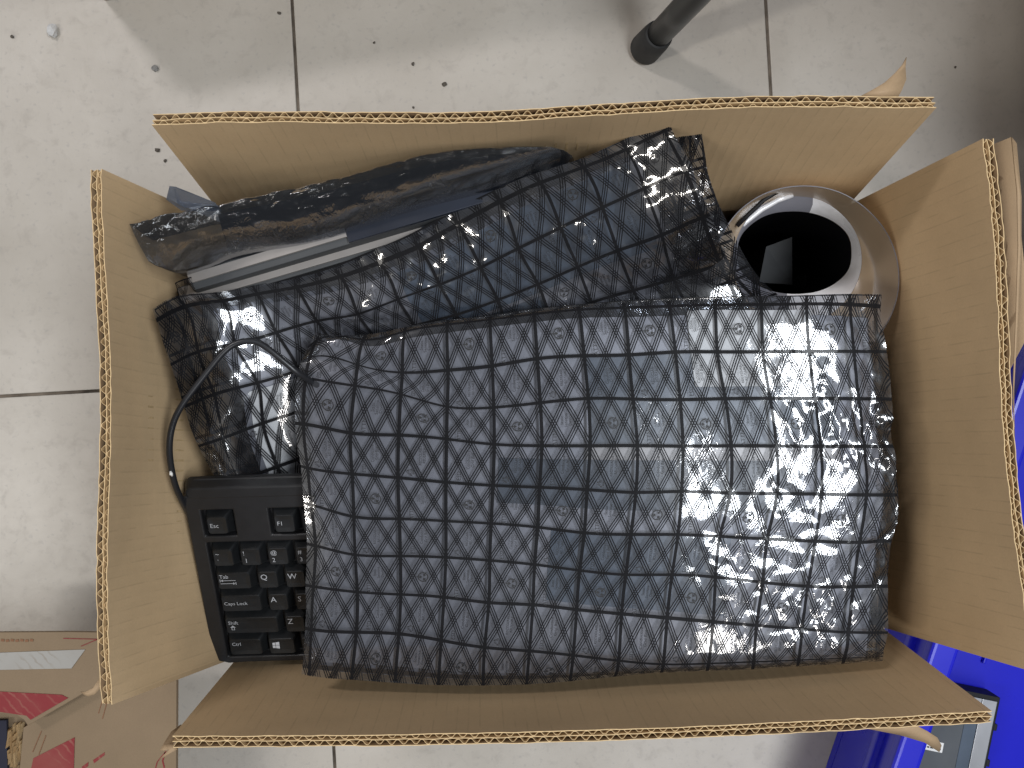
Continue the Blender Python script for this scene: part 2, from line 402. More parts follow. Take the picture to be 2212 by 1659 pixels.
def flap(rim0, rim1, tip0, tip1, bow, seed, slots=()):
    """inner face bilinear between rim and tip edges, bowed along its height; n points outwards (behind)"""
    r0, r1, p0, p1 = map(np.array, (rim0, rim1, tip0, tip1))
    L = np.linalg.norm(r1-r0)
    nf = int(round(L/0.0073))
    nrm = np.cross(r1-r0, (p0+p1)/2-(r0+r1)/2); nrm /= np.linalg.norm(nrm)
    mid = (r0+r1)/2 - cen
    if np.dot(nrm[:2], mid[:2]) < 0: nrm = -nrm
    def Pf(S, T):
        P = ((1-S)*(1-T))[..., None]*r0 + (S*(1-T))[..., None]*r1 + ((1-S)*T)[..., None]*p0 + (S*T)[..., None]*p1
        b = bow(S, T)
        return P + nrm*b[..., None], np.broadcast_to(nrm, P.shape)
    h = np.linalg.norm((p0+p1)/2-(r0+r1)/2)
    uvs = (nf, h)
    def mk(name, args, mats, parent, smooth=True):
        V, F, uv, fm = args
        me = mesh_np(name, V, F, uv, smooth=False, mats=mats, fmat=fm)
        o = bpy.data.objects.new(name, me); C.objects.link(o)
        if parent is carton: child(o, carton)
        else: o.parent = parent
        return o
    root = mk('flap', sheet(Pf, 0, 1, 0, 1, nf*3, 22, 0.0, 0.00055, uvs, 0.010, seed), [KRAFT, PAPER], carton)
    w1 = lambda S: 0.00055 + 0.0021*(0.5+0.5*np.clip(1.35*np.sin(2*math.pi*(S*nf*1.02)+seed), -1, 1))
    w2 = lambda S: 0.00365 + 0.0027*(0.5+0.5*np.clip(1.15*np.sin(2*math.pi*(S*nf*0.99)+1.3*seed), -1, 1))
    mk('flute', sheet(Pf, 0, 1, 0.3, 0.992, nf*10, 4, w1, 0.00042, uvs, 0.012, seed+3), [PAPERD, PAPER], root)
    mk('middle_liner', sheet(Pf, 0, 1, 0.0, 0.996, nf*3, 10, 0.0031, 0.00048, uvs, 0.010, seed+4), [PAPERD, PAPER], root)
    mk('flute', sheet(Pf, 0, 1, 0.3, 0.990, nf*10, 4, w2, 0.00042, uvs, 0.014, seed+5), [PAPERD, PAPER], root)
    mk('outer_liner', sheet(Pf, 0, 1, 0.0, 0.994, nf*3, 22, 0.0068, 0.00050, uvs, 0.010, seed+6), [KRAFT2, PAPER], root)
    return root, Pf

hump = lambda S, c, wd: np.exp(-((S-c)/wd)**2)
ftop, Ptop = flap(RIM['TL'], RIM['TR'], W(328, 277, .410), W(2022, 229, .410),
      lambda S, T: 0.006*np.sin(math.pi*T)*np.sin(math.pi*S) + 0.004*hump(S, .53, .06)*hump(T, .55, .3) + 0.0022*np.sin(S*9+1)*T, 2)
fleft, Pleft = flap(RIM['BL'], RIM['TL'], W(243, 1522, .410), W(226, 364, .410),
      lambda S, T: 0.010*np.sin(math.pi*T)*np.sin(math.pi*S)**.5 + 0.002*np.sin(S*8)*T, 5)
fbot, Pbot = flap(RIM['BR'], RIM['BL'], W(2143, 1536, .392), W(372, 1590, .392),
      lambda S, T: 0.006*np.sin(math.pi*T)*np.sin(math.pi*S) + 0.004*np.sin(math.pi*S)*T, 9)
fright, Pright = flap(RIM['TR'], RIM['BR'], W(2118, 300, .408), W(2222, 1452, .402),
      lambda S, T: 0.006*np.sin(math.pi*T)*np.sin(math.pi*S) + 0.0025*np.sin(S*7+.5)*T, 14)
def torn(parent, Pf, path, wdt, curl, name='torn_liner'):
    """a strip of outer paper peeled away from the flap; path = (s, t) list, curl = metres away"""
    V = []; n = len(path)
    for i, (s, t) in enumerate(path):
        P, Nn = Pf(np.array([s, s+wdt[i]]), np.array([t, t]))
        for k in range(2): V.append(P[k] + Nn[k]*(0.0074 + curl[i]*(1.0 if k else .8)))
    V = np.array(V); F = [(2*i, 2*i+1, 2*i+3, 2*i+2) for i in range(n-1)]
    me = mesh_np(name, V, F, np.zeros((len(V), 2)), smooth=True, mats=[KRAFT2])
    o = bpy.data.objects.new(name, me); C.objects.link(o); o.parent = parent
    md = o.modifiers.new('thickness', 'SOLIDIFY'); md.thickness = 0.0005
    return o
torn(ftop, Ptop, [(.905, .985), (.92, .995), (.938, 1.0), (.952, 1.005), (.962, 1.01)], [.05, .04, .028, .014, .006], [0, .004, .010, .017, .023])
torn(fright, Pright, [(.0, 1.0), (.1, 1.0), (.2, 1.0), (.32, .99), (.46, .985), (.6, .98)], [.012]*6, [.013, .012, .009, .006, .002, 0])
torn(fright, Pright, [(.0, .62), (.0, .74), (.0, .86), (.0, 1.0)], [.55, .5, .45, .36], [0.0, .004, .008, .0125])
torn(fbot, Pbot, [(.09, .99), (.075, .97), (.06, .95), (.052, .93)], [.06, .035, .016, .003], [0, .006, .013, .021])
torn(fbot, Pbot, [(1.0, .99), (.995, 1.0), (1.004, 1.0), (1.012, 1.0)], [.012, .01, .008, .006], [-.002, .001, .004, .007])
torn(fleft, Pleft, [(.03, .99), (.018, 1.0), (.014, 1.0), (.016, 1.0)], [.02, .012, .008, .006], [0, .004, .009, .012])
torn(fbot, Pbot, [(1.0, .86), (1.0, .90), (1.003, .95), (1.006, 1.0)], [.004, .012, .012, .010], [-.006, -.004, -.001, .001])

# ------------------------------------------------------------------ printed bags
def text_geo(body, size=1.0, spacing=1.0, align='CENTER', line=1.0, bold=0.0):
    cu = bpy.data.curves.new('t', 'FONT'); cu.body = body; cu.size = size; cu.align_x = align; cu.align_y = 'CENTER'
    cu.space_line = line; cu.space_character = spacing; cu.resolution_u = 2; cu.offset = bold
    o = bpy.data.objects.new('t', cu); C.objects.link(o)
    dg = bpy.context.evaluated_depsgraph_get(); dg.update()
    me = bpy.data.meshes.new_from_object(o.evaluated_get(dg))
    V = np.array([v.co[:2] for v in me.vertices]).reshape(-1, 2); F = [tuple(p.vertices) for p in me.polygons]
    bpy.data.meshes.remove(me); bpy.data.objects.remove(o); bpy.data.curves.remove(cu)
    return V, F
def join2d(parts):
    V = []; F = []
    for v, f in parts:
        n = len(V); V += [tuple(p) for p in v]; F += [tuple(i+n for i in q) for q in f]
    return np.array(V), F
def ring2d(r0, r1, n=28):
    a = np.linspace(0, 2*math.pi, n, endpoint=False)
    V = [(r0*math.cos(x), r0*math.sin(x)) for x in a] + [(r1*math.cos(x), r1*math.sin(x)) for x in a]
    return V, [(i, n+i, n+(i+1) % n, (i+1) % n) for i in range(n)]
def esd_mark():
    parts = [ring2d(0.098, 0.122)]
    for k in range(3):
        a = R(90 + 120*k); ca, sa = math.cos(a), math.sin(a)
        pts = [(0.15, .010), (0.08, .010), (0.08, .045), (0.018, 0), (0.08, -.045), (0.08, -.010), (0.15, -.010)]
        parts.append(([(x*ca-y*sa, x*sa+y*ca) for x, y in pts], [tuple(range(7))]))
    return join2d(parts)
def recycle_mark():
    parts = []
    for k in range(3):
        a = R(120*k); ca, sa = math.cos(a), math.sin(a)
        for pts in ([(-.055, -.062), (.035, -.062), (.035, -.048), (-.055, -.048)], [(.03, -.078), (.07, -.055), (.03, -.032)],
                    [(-.055, -.034), (.02, -.034), (.02, -.026), (-.055, -.026)]):
            parts.append(([(x*ca-y*sa, x*sa+y*ca) for x, y in pts], [tuple(range(len(pts)))]))
    return join2d(parts)
GLY = {
    'static': text_geo('Static\nSensitive\nDevice', 0.088, line=0.95), 'attn': text_geo('ATTN', 0.125),
    'recyc': text_geo('RECYCLABLE\nREUSABLE', 0.078, line=1.1), 'grid': text_geo('Conductive\nGrid Bag', 0.095, line=1.0),
    'esd': text_geo('ESD', 0.125), 'mark': esd_mark(), 'rmark': recycle_mark()}

class Lattice:
    """a bag face from measured grid crossings: rows r, columns c -> points"""
    def __init__(s, cs, rs, P): s.cs, s.rs, s.P = np.array(cs, float), np.array(rs, float), np.array(P, float)
    def grid(s, c, r):
        a = spline(s.cs, np.swapaxes(s.P, 0, 1), c)           # (nc, rows, 3)
        b = spline(s.rs, np.swapaxes(a, 0, 1), r)             # (nr, nc, 3)
        return b
    def dense(s, per):
        c = np.linspace(s.cs[0], s.cs[-1], int((s.cs[-1]-s.cs[0])*per)+1)
        r = np.linspace(s.rs[0], s.rs[-1], int((s.rs[-1]-s.rs[0])*per)+1)
        return c, r, s.grid(c, r)

def grid_mesh(name, G, uv, mat, smooth=True):
    nr, nc = G.shape[:2]; idx = np.arange(nr*nc).reshape(nr, nc)
    F = np.stack([idx[:-1, :-1], idx[1:, :-1], idx[1:, 1:], idx[:-1, 1:]], -1).reshape(-1, 4)
    return mesh_np(name, G.reshape(-1, 3), F, uv.reshape(-1, 2), smooth=smooth, mats=[mat])

def bilin(G, c, r, cq, rq):
    fc = np.clip((cq-c[0])/(c[-1]-c[0])*(len(c)-1), 0, len(c)-1.001); fr = np.clip((rq-r[0])/(r[-1]-r[0])*(len(r)-1), 0, len(r)-1.001)
    i = fr.astype(int); j = fc.astype(int); a = (fr-i)[:, None]; b = (fc-j)[:, None]
    return G[i, j]*(1-a)*(1-b)+G[i+1, j]*a*(1-b)+G[i, j+1]*(1-a)*b+G[i+1, j+1]*a*b

def make_bag(label, lat, wr, per, flip, prints, seed, group=None, rear=True, rearoff=0.012, edge=0.006):
    root = thing('antistatic_bag', label, 'plastic bag', tuple(lat.P.reshape(-1, 3).mean(0)-np.array([0, 0, .02])), group=group)
    c, r, G = lat.dense(per)
    Cc, Rr = np.meshgrid(c, r)
    amp = wr(Cc, Rr)
    amp = amp*(.35 + 1.1*np.clip((vnoise(Cc*.75+1, Rr*.75+8, seed+30)-.25)*1.8, 0, 1))
    hgt = (crumple(Cc*0.9, Rr*0.9, seed)-.55)*amp
    # edge jitter so that the cut film is not a ruled line
    fine = (crumple(Cc*2.3+7, Rr*2.3+3, seed+9)-.55)*amp*np.clip((amp-.0009)/.0012, 0, 1)*.34
    ca, sa = math.cos(.55), math.sin(.55); Ua, Va = Cc*ca+Rr*sa, -Cc*sa+Rr*ca
    soft = (vnoise(Ua*.30+3, Va*.42+5, seed+12)-.5)*.0042 + (vnoise(Ua*.75, Va*.5+5, seed+13)-.5)*.0011
    G = G.copy(); G[..., 2] += hgt + fine + soft
    G[:, 0, 0] += edge*.15*(vnoise(r*2, r*0, seed)-.5); G[:, -1, 0] += edge*.6*(vnoise(r*1.3, r*0+4, seed)-.5)
    uv = np.stack([Cc, Rr], -1)
    o = bpy.data.objects.new('front_film', grid_mesh('front_film', G, uv, FILM)); C.objects.link(o); child(o, root)
    if rear:
        c2, r2, G2 = lat.dense(5); C2, R2 = np.meshgrid(c2, r2)
        m = np.minimum.reduce([C2-c2[0], c2[-1]-C2, R2-r2[0], r2[-1]-R2])
        G2 = G2.copy(); G2[..., 2] -= rearoff*np.clip(m/0.8, 0.03, 1)
        o = bpy.data.objects.new('rear_film', grid_mesh('rear_film', G2, np.stack([C2+.37, R2+.21], -1), FILMR)); C.objects.link(o); child(o, root)
    V = []; F = []
    for (key, cx, cy) in prints:
        gv, gf = GLY[key]
        cq = cx + gv[:, 1]*flip; rq = cy + gv[:, 0]*flip
        if cq.min() < c[0]+.03 or cq.max() > c[-1]-.03 or rq.min() < r[0]+.03 or rq.max() > r[-1]-.03: continue
        P = bilin(G, c, r, cq, rq); P[:, 2] += 0.00025
        n = len(V); V += [tuple(p) for p in P]; F += [tuple(i+n for i in q) for q in gf]
    if V:
        o = bpy.data.objects.new('printed_text', mesh_np('printed_text', V, F, mats=[INK])); C.objects.link(o); child(o, root)
    return root, (c, r, G)

def prints_for(c0, c1, r0, r1, flip, par=0):
    out = []
    for c in range(c0, c1):
        for r in range(r0, r1):
            e = (c + (r//2) + par) % 2 == 0
            f = lambda a, b: (c+a, r+b) if flip < 0 else (c+1-a, r+1-b)
            if r % 2 == 0:
                if e: out.append(('mark',) + f(.5, .53))
                else: out += [('static',) + f(.51, .44), ('attn',) + f(.27, .83)]
            else:
                if e: out += [('recyc',) + f(.51, .44), ('rmark',) + f(.27, .84)]
                else: out += [('grid',) + f(.51, .44), ('esd',) + f(.27, .83)]
    return out

# front bag: crossings read along the printed lines
def z5(x, y): return ((1340+x/1.6385)*.5486, (1000+y/1.6385)*.5486)
def z4(x, y): return ((x/1.6385)*.5486, (1000+y/1.6385)*.5486)
def z6(x, y): return ((2680+x/1.636)*.5486, (1000+y/1.636)*.5486)
def b1(x, y): return ((x/1.636)*.5486, (2010+y/1.636)*.5486)
def b2(x, y): return ((1340+x/1.636)*.5486, (2010+y/1.636)*.5486)
def b3(x, y): return ((2680+x/1.636)*.5486, (2010+y/1.636)*.5486)
rowsA = [
 # top edge
 [z4(2040,505), z4(2062,512), z5(165,520), z5(425,470), z5(695,425), z5(965,395), z5(1245,352), z5(1530,325), z5(1825,300), z5(2115,285), z6(220,275), z6(515,270), z6(810,265), z6(1085,258), z6(1298,262)],
 [z4(1990,600), z4(2040,560), z5(150,552), z5(415,500), z5(690,455), z5(965,422), z5(1250,386), z5(1540,358), z5(1835,345), z5(2125,335), z6(225,325), z6(520,325), z6(810,322), z6(1088,327), z6(1292,340)],
 [z4(1945,690), z4(2000,668), z5(112,715), z5(400,765), z5(695,750), z5(980,722), z5(1272,675), z5(1575,656), z5(1865,650), z5(2165,632), z6(240,630), z6(530,630), z6(825,628), z6(1110,628), z6(1310,630)],
 [z4(1918,785), z4(1972,797), z5(95,850), z5(390,905), z5(690,985), z5(990,990), z5(1290,960), z5(1600,932), z5(1890,936), z5(2195,940), z6(290,932), z6(575,930), z6(860,930), z6(1140,932), z6(1340,935)],
 [z4(1905,1092), z4(1957,1097), z5(65,1155), z5(375,1170), z5(685,1195), z5(993,1228), z5(1300,1237), z5(1610,1237), z5(1915,1236), z5(2210,1240), z6(325,1236), z6(612,1236), z6(900,1238), z6(1178,1238), z6(1348,1236)],
 [z4(1938,1368), z4(1985,1380), z5(75,1420), z5(370,1446), z5(680,1475), z5(985,1495), z5(1286,1506), z5(1592,1520), z5(1905,1537), z5(2200,1531), z6(318,1540), z6(618,1543), z6(905,1546), z6(1190,1550), z6(1405,1550)],
 [z4(1960,1605), z4(2010,1617), b2(88,40), b2(380,55), b2(680,70), b2(972,86), b2(1272,110), b2(1572,145), b2(1872,155), b2(2175,155), b3(255,168), b3(560,185), b3(868,198), b3(1148,203), b3(1362,193)],
 [b1(1980,213), b1(2035,225), b2(97,284), b2(388,292), b2(680,301), b2(963,322), b2(1252,350), b2(1543,389), b2(1840,415), b2(2137,414), b3(225,430), b3(530,464), b3(822,490), b3(1112,491), b3(1331,486)],
 [b1(1974,480), b1(2020,488), b2(110,525), b2(390,540), b2(669,556), b2(957,590), b2(1240,606), b2(1523,640), b2(1812,666), b2(2105,690), b3(208,716), b3(490,741), b3(783,765), b3(1080,784), b3(1315,785)],
 [b1(1965,758), b1(2005,766), b2(103,786), b2(377,796), b2(650,836), b2(930,878), b2(1218,903), b2(1500,934), b2(1793,968), b2(2080,990), b3(180,985), b3(470,975), b3(762,965), b3(1055,952), b3(1308,940)],
 [b1(1945,1052), b1(1992,1063), b2(70,1092), b2(350,1112), b2(631,1126), b2(920,1127), b2(1200,1121), b2(1480,1101), b2(1770,1072), b2(2060,1047), b3(165,1033), b3(460,1025), b3(755,1006), b3(1047,990), b3(1303,970)],
]
csA = [-1.18, -1, 0, 1, 2, 3, 4, 5, 6, 7, 8, 9, 10, 11, 11.72]
rsA = [-0.20, 0, 1, 2, 3, 4, 5, 6, 7, 8, 8.95]
zrow = [.3375, .3395, .3420, .3440, .3450, .3455, .3455, .3450, .3440, .3420, .3370]
zcol = [-.003, -.002, 0, 0, 0, 0, 0, 0, 0, 0, 0, 0, -.0004, -.0018, -.0045]
PA = [[W(u, v, zrow[i] + zcol[j]) for j, (u, v) in enumerate(row)] for i, row in enumerate(rowsA)]
latA = Lattice(csA, rsA, PA)
def wrA(c, r):
    right = 1/(1+np.exp(-(c-9.9+.5*np.clip(r-2, 0, 3))*1.8)); topl = np.exp(-((c-.3)/1.2)**2-((r-.8)/1.1)**2)
    mid = np.exp(-((r-4.3)/1.2)**2)*np.exp(-((c-2)/3)**2)
    return 0.00012 + 0.0030*right*np.clip(1.1-np.abs(r-3.2)/5, .15, 1) + 0.0011*topl + .0006*mid
bagA, surfA = make_bag('clear antistatic bag with black grid print and a white label inside, lying over the keyboard', latA, wrA, 17, -1,
                       prints_for(-1, 12, 0, 9, -1), 21, rearoff=0.016)

# rear bag, slanting up to the right
l1 = [(341,693),(402,663),(482,650),(556,635),(640,620),(735,597),(820,567),(903,532),(989,484),(1080,435),(1167,395),(1260,362),(1354,322),(1438,281),(1447,277)]
l2 = [(370,788),(429,760),(509,743),(596,718),(683,693),(772,678),(859,646),(949,614),(1038,577),(1120,536),(1211,492),(1301,449),(1391,408),(1480,370),(1494,365)]
l3 = [(397,879),(462,852),(556,827),(643,800),(730,768),(812,737),(894,704),(985,680),(1075,648),(1162,614),(1248,577),(1334,542),(1428,509),(1517,470),(1532,464)]
l4 = [(428,964),(482,946),(569,914),(655,885),(745,850),(835,820),(920,790),(1010,757),(1100,722),(1190,690),(1277,654),(1368,628),(1455,603),(1556,569),(1570,563)]
l5 = [(470,1040),(515,1035),(600,1008),(690,975),(780,940),(870,905),(955,875),(1045,840),(1135,805),(1225,770),(1315,735),(1405,710),(1495,685),(1596,655),(1612,650)]
l6 = [(u+35, v+88) for u, v in l5]
l0 = [(333,668),(385,640),(465,632),(545,617),(628,600),(718,575),(800,542),(884,506),(972,458),(1064,412),(1152,376),(1246,346),(1342,304),(1432,263),(1440,259)]
zc = [.372,.349,.333,.327,.326,.328,.332,.336,.341,.347,.353,.360,.368,.383,.385]
zr_ = [0.0, 0.0, -.004, -.012, -.021, -.033, -.045]
def zB(i, j):
    z = zc[j]+zr_[i]
    if j <= 1: z = zc[j] - (i-1)*.006
    return min(z, .335-.008*max(0, i-3)) if i >= 4 else z
PB = [[W(u, v, zB(i, j)) for j, (u, v) in enumerate(row)] for i, row in enumerate([l0, l1, l2, l3, l4, l5, l6])]
latB = Lattice([-.8,0,1,2,3,4,5,6,7,8,9,10,11,12,12.12], [-.2,0,1,2,3,4,5], PB)
def wrB(c, r):
    a = np.exp(-((c-5.5)/2.2)**2-((r-.6)/.9)**2); b = np.exp(-((c-10.3)/1.2)**2-((r-1.3)/1.2)**2); d = np.exp(-((c-.3)/.9)**2)
    return 0.0006 + 0.0022*a + 0.0030*b + 0.0014*d
bagB, surfB = make_bag('clear antistatic bag with black grid print, slanting across behind the one that covers the keyboard', latB, wrB, 15, 1,
                       prints_for(-1, 12, 0, 5, 1, 1), 33, rearoff=0.010)
# third bag, only its right end shows
eD = [(1517,284),(1522,350),(1548,430),(1582,500),(1613,560),(1652,612),(1700,650)]
dD = [(-62,6),(-66,16),(-78,24),(-84,28),(-86,32),(-88,34),(-90,36)]
PD = [[W(u+dx*k, v+dy*k, .372-.0105*i-.004*k) for k, (u, v) in ((2.2, e), (1.1, e), (0.0, e))] for i, (e, (dx, dy)) in enumerate(zip(eD, dD))]
latD = Lattice([0.0, 1.0, 2.0], [0.15, .9, 1.9, 2.8, 3.6, 4.4, 5.1], PD)
bagD, surfD = make_bag('narrow dark end of a grid printed antistatic bag beside the rolled plastic sheet', latD, lambda c, r: 0.0022+0*c, 22, 1,
                       prints_for(0, 2, 0, 5, 1), 44, rear=True, rearoff=0.006)
# end of a bag between the standing panels, left
PE = [[W(378, 612, .352), W(396, 604, .352), W(416, 598, .352)], [W(384, 626, .345), W(402, 622, .344), W(420, 615, .345)], [W(388, 642, .335), W(405, 636, .335), W(424, 630, .335)]]
bagE, _ = make_bag('small wrinkled corner of printed bag sticking out by the standing panel', Lattice([0, .35, .7], [0, .25, .5], PE), lambda c, r: .0012+0*c, 40, 1, [], 51, rear=False)

# ------------------------------------------------------------------ display panels inside the bags
def plate(lat, c0, c1, r0, r1, off, th, per=4):
    c = np.linspace(c0, c1, max(3, int((c1-c0)*per)+1)); r = np.linspace(r0, r1, max(3, int((r1-r0)*per)+1))
    G = lat.grid(c, r); G[..., 2] -= off
    nr, nc = G.shape[:2]; idx = np.arange(nr*nc).reshape(nr, nc); K = nr*nc
    q = np.stack([idx[:-1, :-1], idx[1:, :-1], idx[1:, 1:], idx[:-1, 1:]], -1).reshape(-1, 4)
    G2 = G.copy(); G2[..., 2] -= th
    V = np.concatenate([G.reshape(-1, 3), G2.reshape(-1, 3)])
    def rim(l): return np.stack([l[:-1], l[1:], l[1:]+K, l[:-1]+K], -1)
    F = np.concatenate([q, q[:, ::-1]+K, rim(idx[0])[:, ::-1], rim(idx[-1]), rim(idx[:, 0]), rim(idx[:, -1])[:, ::-1]])
    return V, F
def add_plate(name, root, mat, *a, **k):
    V, F = plate(*a, **k); o = bpy.data.objects.new(name, mesh_np(name, V, F, mats=[mat])); C.objects.link(o); return child(o, root)
def poly_plate(name, root, mat, lat, pts, off, th=0.0006):
    c = np.array([p[0] for p in pts]); r = np.array([p[1] for p in pts])
    P = np.array([lat.grid(np.array([a]), np.array([b]))[0, 0] for a, b in pts]); P[:, 2] -= off
    b = MB(); Q = P.copy(); Q[:, 2] -= th; b.prism([tuple(p) for p in P], [tuple(p) for p in Q])
    return child(b.build(name, mat), root)
pa = thing('display_panel', 'grey metal backed display panel with a white label, inside the bag over the keyboard', 'display panel', (0.03, -0.05, .31))
add_plate('back_plate', pa, SILVER, latA, -1.08, 11.5, 0.22, 8.86, 0.0052, 0.006)
add_plate('shield_strip', pa, SILVERED, latA, 4.9, 10.5, 2.98, 3.32, 0.0044, 0.0007)
add_plate('blue_cover', pa, SLATE, latA, 5.0, 10.5, 1.02, 2.97, 0.0044, 0.0007)
add_plate('dark_cover', pa, SLATED, latA, 3.1, 9.6, 3.33, 4.45, 0.0045, 0.0006)
add_plate('dark_cover', pa, SLATE, latA, 4.3, 8.3, 5.0, 6.9, 0.0046, 0.0005)
add_plate('label', pa, WHITE, latA, 7.38, 10.15, 0.12, 1.74, 0.0034, 0.0005, per=8)
pb = thing('display_panel', 'grey display panel with a white label showing at the lower left of the slanting bag', 'display panel', (0.0, 0.05, .29))
add_plate('back_plate', pb, SILVER, latB, 0.55, 11.2, 0.12, 4.7, 0.0055, 0.005)
add_plate('blue_cover', pb, SLATE, latB, 5.2, 10.9, 0.25, 2.2, 0.0048, 0.0006)
add_plate('dark_cover', pb, SLATED, latB, 2.8, 8.0, 2.3, 3.4, 0.0048, 0.0006)
add_plate('label', pb, WHITE, latB, 0.72, 2.9, 2.15, 4.62, 0.0036, 0.0005, per=8)

# ------------------------------------------------------------------ standing panels and the smoky bag at the back
def standing(label, a, b, thick, depth, splits):
    """panel on edge: top edge from a to b (u, v, z), leaning; splits = coloured lengths of its edge"""
    A, B = W(*a), W(*b); d = (B-A)/np.linalg.norm(B-A)
    n = np.array([-d[1], d[0], 0]); n /= np.linalg.norm(n)
    down = np.array([0.03, -0.10, -1.0]); down /= np.linalg.norm(down)
    root = thing('display_panel', label, 'display panel', tuple((A+B)/2+down*depth))
    def slab(name, s0, s1, t0, t1, d0, d1, mat, bev=0.0008):
        m = MB(); c = []
        for dd in (d0, d1):
            for s, t in ((s0, t0), (s1, t0), (s1, t1), (s0, t1)):
                c.append(A + (B-A)*s + n*t + down*dd)
        m.prism(c[:4], c[4:]); return child(m.build(name, mat, bevel=bev), root)
    slab('body', 0, 1, -thick/2, thick/2, 0.0012, depth, DGREY)
    for (s0, s1, t0, t1, mat, nm) in splits:
        slab(nm, s0, s1, thick*t0, thick*t1, -0.0006 if mat is not NAVY else -.0014, 0.006, mat, .0005)
    return root
standing('display panel on edge with pinkish silver end, next to the black wrinkled bag', (408, 606, .336), (1225, 362, .345), .0135, .26,
         [(0.0, .42, -.16, .30, SILVERED, 'edge_strip'), (.42, 1.0, -.49, .49, NAVY, 'edge_tape')])
standing('display panel on edge with a long pale grey rim, next to the slanting bag', (388, 643, .326), (950, 478, .330), .0150, .24,
         [(0.0, .93, -.34, .42, SILVERED, 'edge_strip'), (.93, 1.0, -.45, .45, NAVY, 'edge_tape')])

smk = thing('wrapped_panel', 'black wrinkled plastic bag lying along the back flap of the open box', 'plastic bag', (-0.1, 0.11, .30))
top = [(279,483,.389),(360,463,.379),(470,440,.370),(600,412,.368),(720,385,.368),(850,350,.371),(960,326,.375),(1080,317,.377),(1190,318,.377),(1232,334,.372)]
bot = [(322,566,.372),(392,586,.350),(505,562,.336),(640,545,.333),(760,518,.333),(880,474,.336),(1000,436,.340),(1100,403,.344),(1195,362,.350),(1240,346,.356)]
PT = np.array([W(*p) for p in top]); PBt = np.array([W(*p) for p in bot])
s = np.linspace(0, 9, 230); T_ = spline(np.arange(10), PT, s); B_ = spline(np.arange(10), PBt, s)
ph = np.linspace(0, 1, 64)
G = np.zeros((len(ph), len(s), 3))
for i, t in enumerate(ph):
    if t < .2: k = t/.2; G[i] = B_ + np.array([0, 0, 1])*(-(1-k)*.05) ; 
    elif t > .82: k = (t-.82)/.18; G[i] = T_ + np.array([0, -.004, 0])*k + np.array([0, 0, -.035])*k**1.3
    else:
        k = (t-.2)/.62; G[i] = B_*(1-k)+T_*k + np.array([0, 0, .011])*np.sin(math.pi*k)*np.clip((s/1.5), .15, 1)[:, None]*np.clip((9-s)/2, .2, 1)[:, None]
Sg, Pg = np.meshgrid(s, ph)
wr = (crumple(Sg*1.4, Pg*5, 61)-.55)*np.where(Sg < 5.2, .0022, .0006)
G[..., 2] += wr*np.clip(np.minimum(Pg*6, (1-Pg)*6), 0, 1); G[..., 1] += wr*.5
o = bpy.data.objects.new('bag_film', grid_mesh('bag_film', G, np.stack([Sg*.12, Pg*.16], -1), DARKFILM)); C.objects.link(o); child(o, smk)
# the black slab it wraps
m = MB(); ks = [1.9, 3, 4, 5, 6, 7, 8, 8.7]
ti = spline(np.arange(10), PT, ks); bi = spline(np.arange(10), PBt, ks)
for i in range(len(ks)-1):
    q = [bi[i]*.9+ti[i]*.1, bi[i+1]*.9+ti[i+1]*.1, bi[i+1]*.12+ti[i+1]*.88, bi[i]*.12+ti[i]*.88]
    m.prism([p-np.array([0, 0, .007]) for p in q], [p-np.array([0, 0, .09]) for p in q])
child(m.build('wrapped_board', MATTEBLACK), smk)
fc = [W(359,431,.372), W(366,402,.380), W(379,403,.380), W(464,437,.372), W(480,456,.366), W(392,455,.368)]
m = MB(); m.prism(fc, [p-np.array([0, 0, .0004]) for p in fc]); child(m.build('film_corner', PALEFILM), smk)
fc = [W(377,405,.3825), W(464,437,.374), W(400,450,.371), W(383,440,.374)]
m = MB(); m.prism(fc, [p-np.array([0, 0, .0004]) for p in fc]); child(m.build('film_corner', PALEFILM), smk)

# ------------------------------------------------------------------ rolled silver sheet
roll = thing('rolled_sheet', 'rolled up clear plastic sheet with a white inner rim, standing in the box corner', 'rolled sheet', tuple(W(1730, 580, .02)))
def ringpts(cu, cv, ru, rv, z, n=96, tilt=0.0, jit=0.0, seed=1):
    a = np.linspace(0, 2*math.pi, n, endpoint=False)
    k = 1 + jit*(vnoise(np.cos(a)*2+5, np.sin(a)*2+5, seed)-.5)
    return np.array([W(cu+ru*kk*math.cos(x), cv+rv*kk*math.sin(x), z + tilt*math.cos(x)) for x, kk in zip(a, k)])
def band(name, rings, mat, th=None):
    n = len(rings[0]); V = np.concatenate(rings); F = []
    for i in range(len(rings)-1):
        for k in range(n): F.append((i*n+k, i*n+(k+1) % n, (i+1)*n+(k+1) % n, (i+1)*n+k))
    o = bpy.data.objects.new(name, mesh_np(name, V, F, smooth=True, mats=[mat])); C.objects.link(o); child(o, roll)
    if th:
        md = o.modifiers.new('thickness', 'SOLIDIFY'); md.thickness = th
    return o
R0 = ringpts(1737, 602, 203, 202, .306, jit=.02)
R1 = ringpts(1721, 560, 139, 138, .276, jit=.03)
R2a = ringpts(1716, 546, 126, 90, .262, jit=.05, seed=3)
Rm = [R0*(1-k)+R1*k + np.array([0, 0, -.006])*math.sin(math.pi*k) for k in np.linspace(0, 1, 7)]
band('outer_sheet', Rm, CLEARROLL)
child(link('sheet_rim', tube_mesh('sheet_rim', [tuple(p) for p in R0]+[tuple(R0[0])], .0004, 6), None, LAV), roll)
R12 = (R1+R2a)/2 + np.array([0, 0, .003])
def arc(rings, k0, k1): return [np.array([r_[k % 96] for k in range(k0, k1+1)]) for r_ in rings]
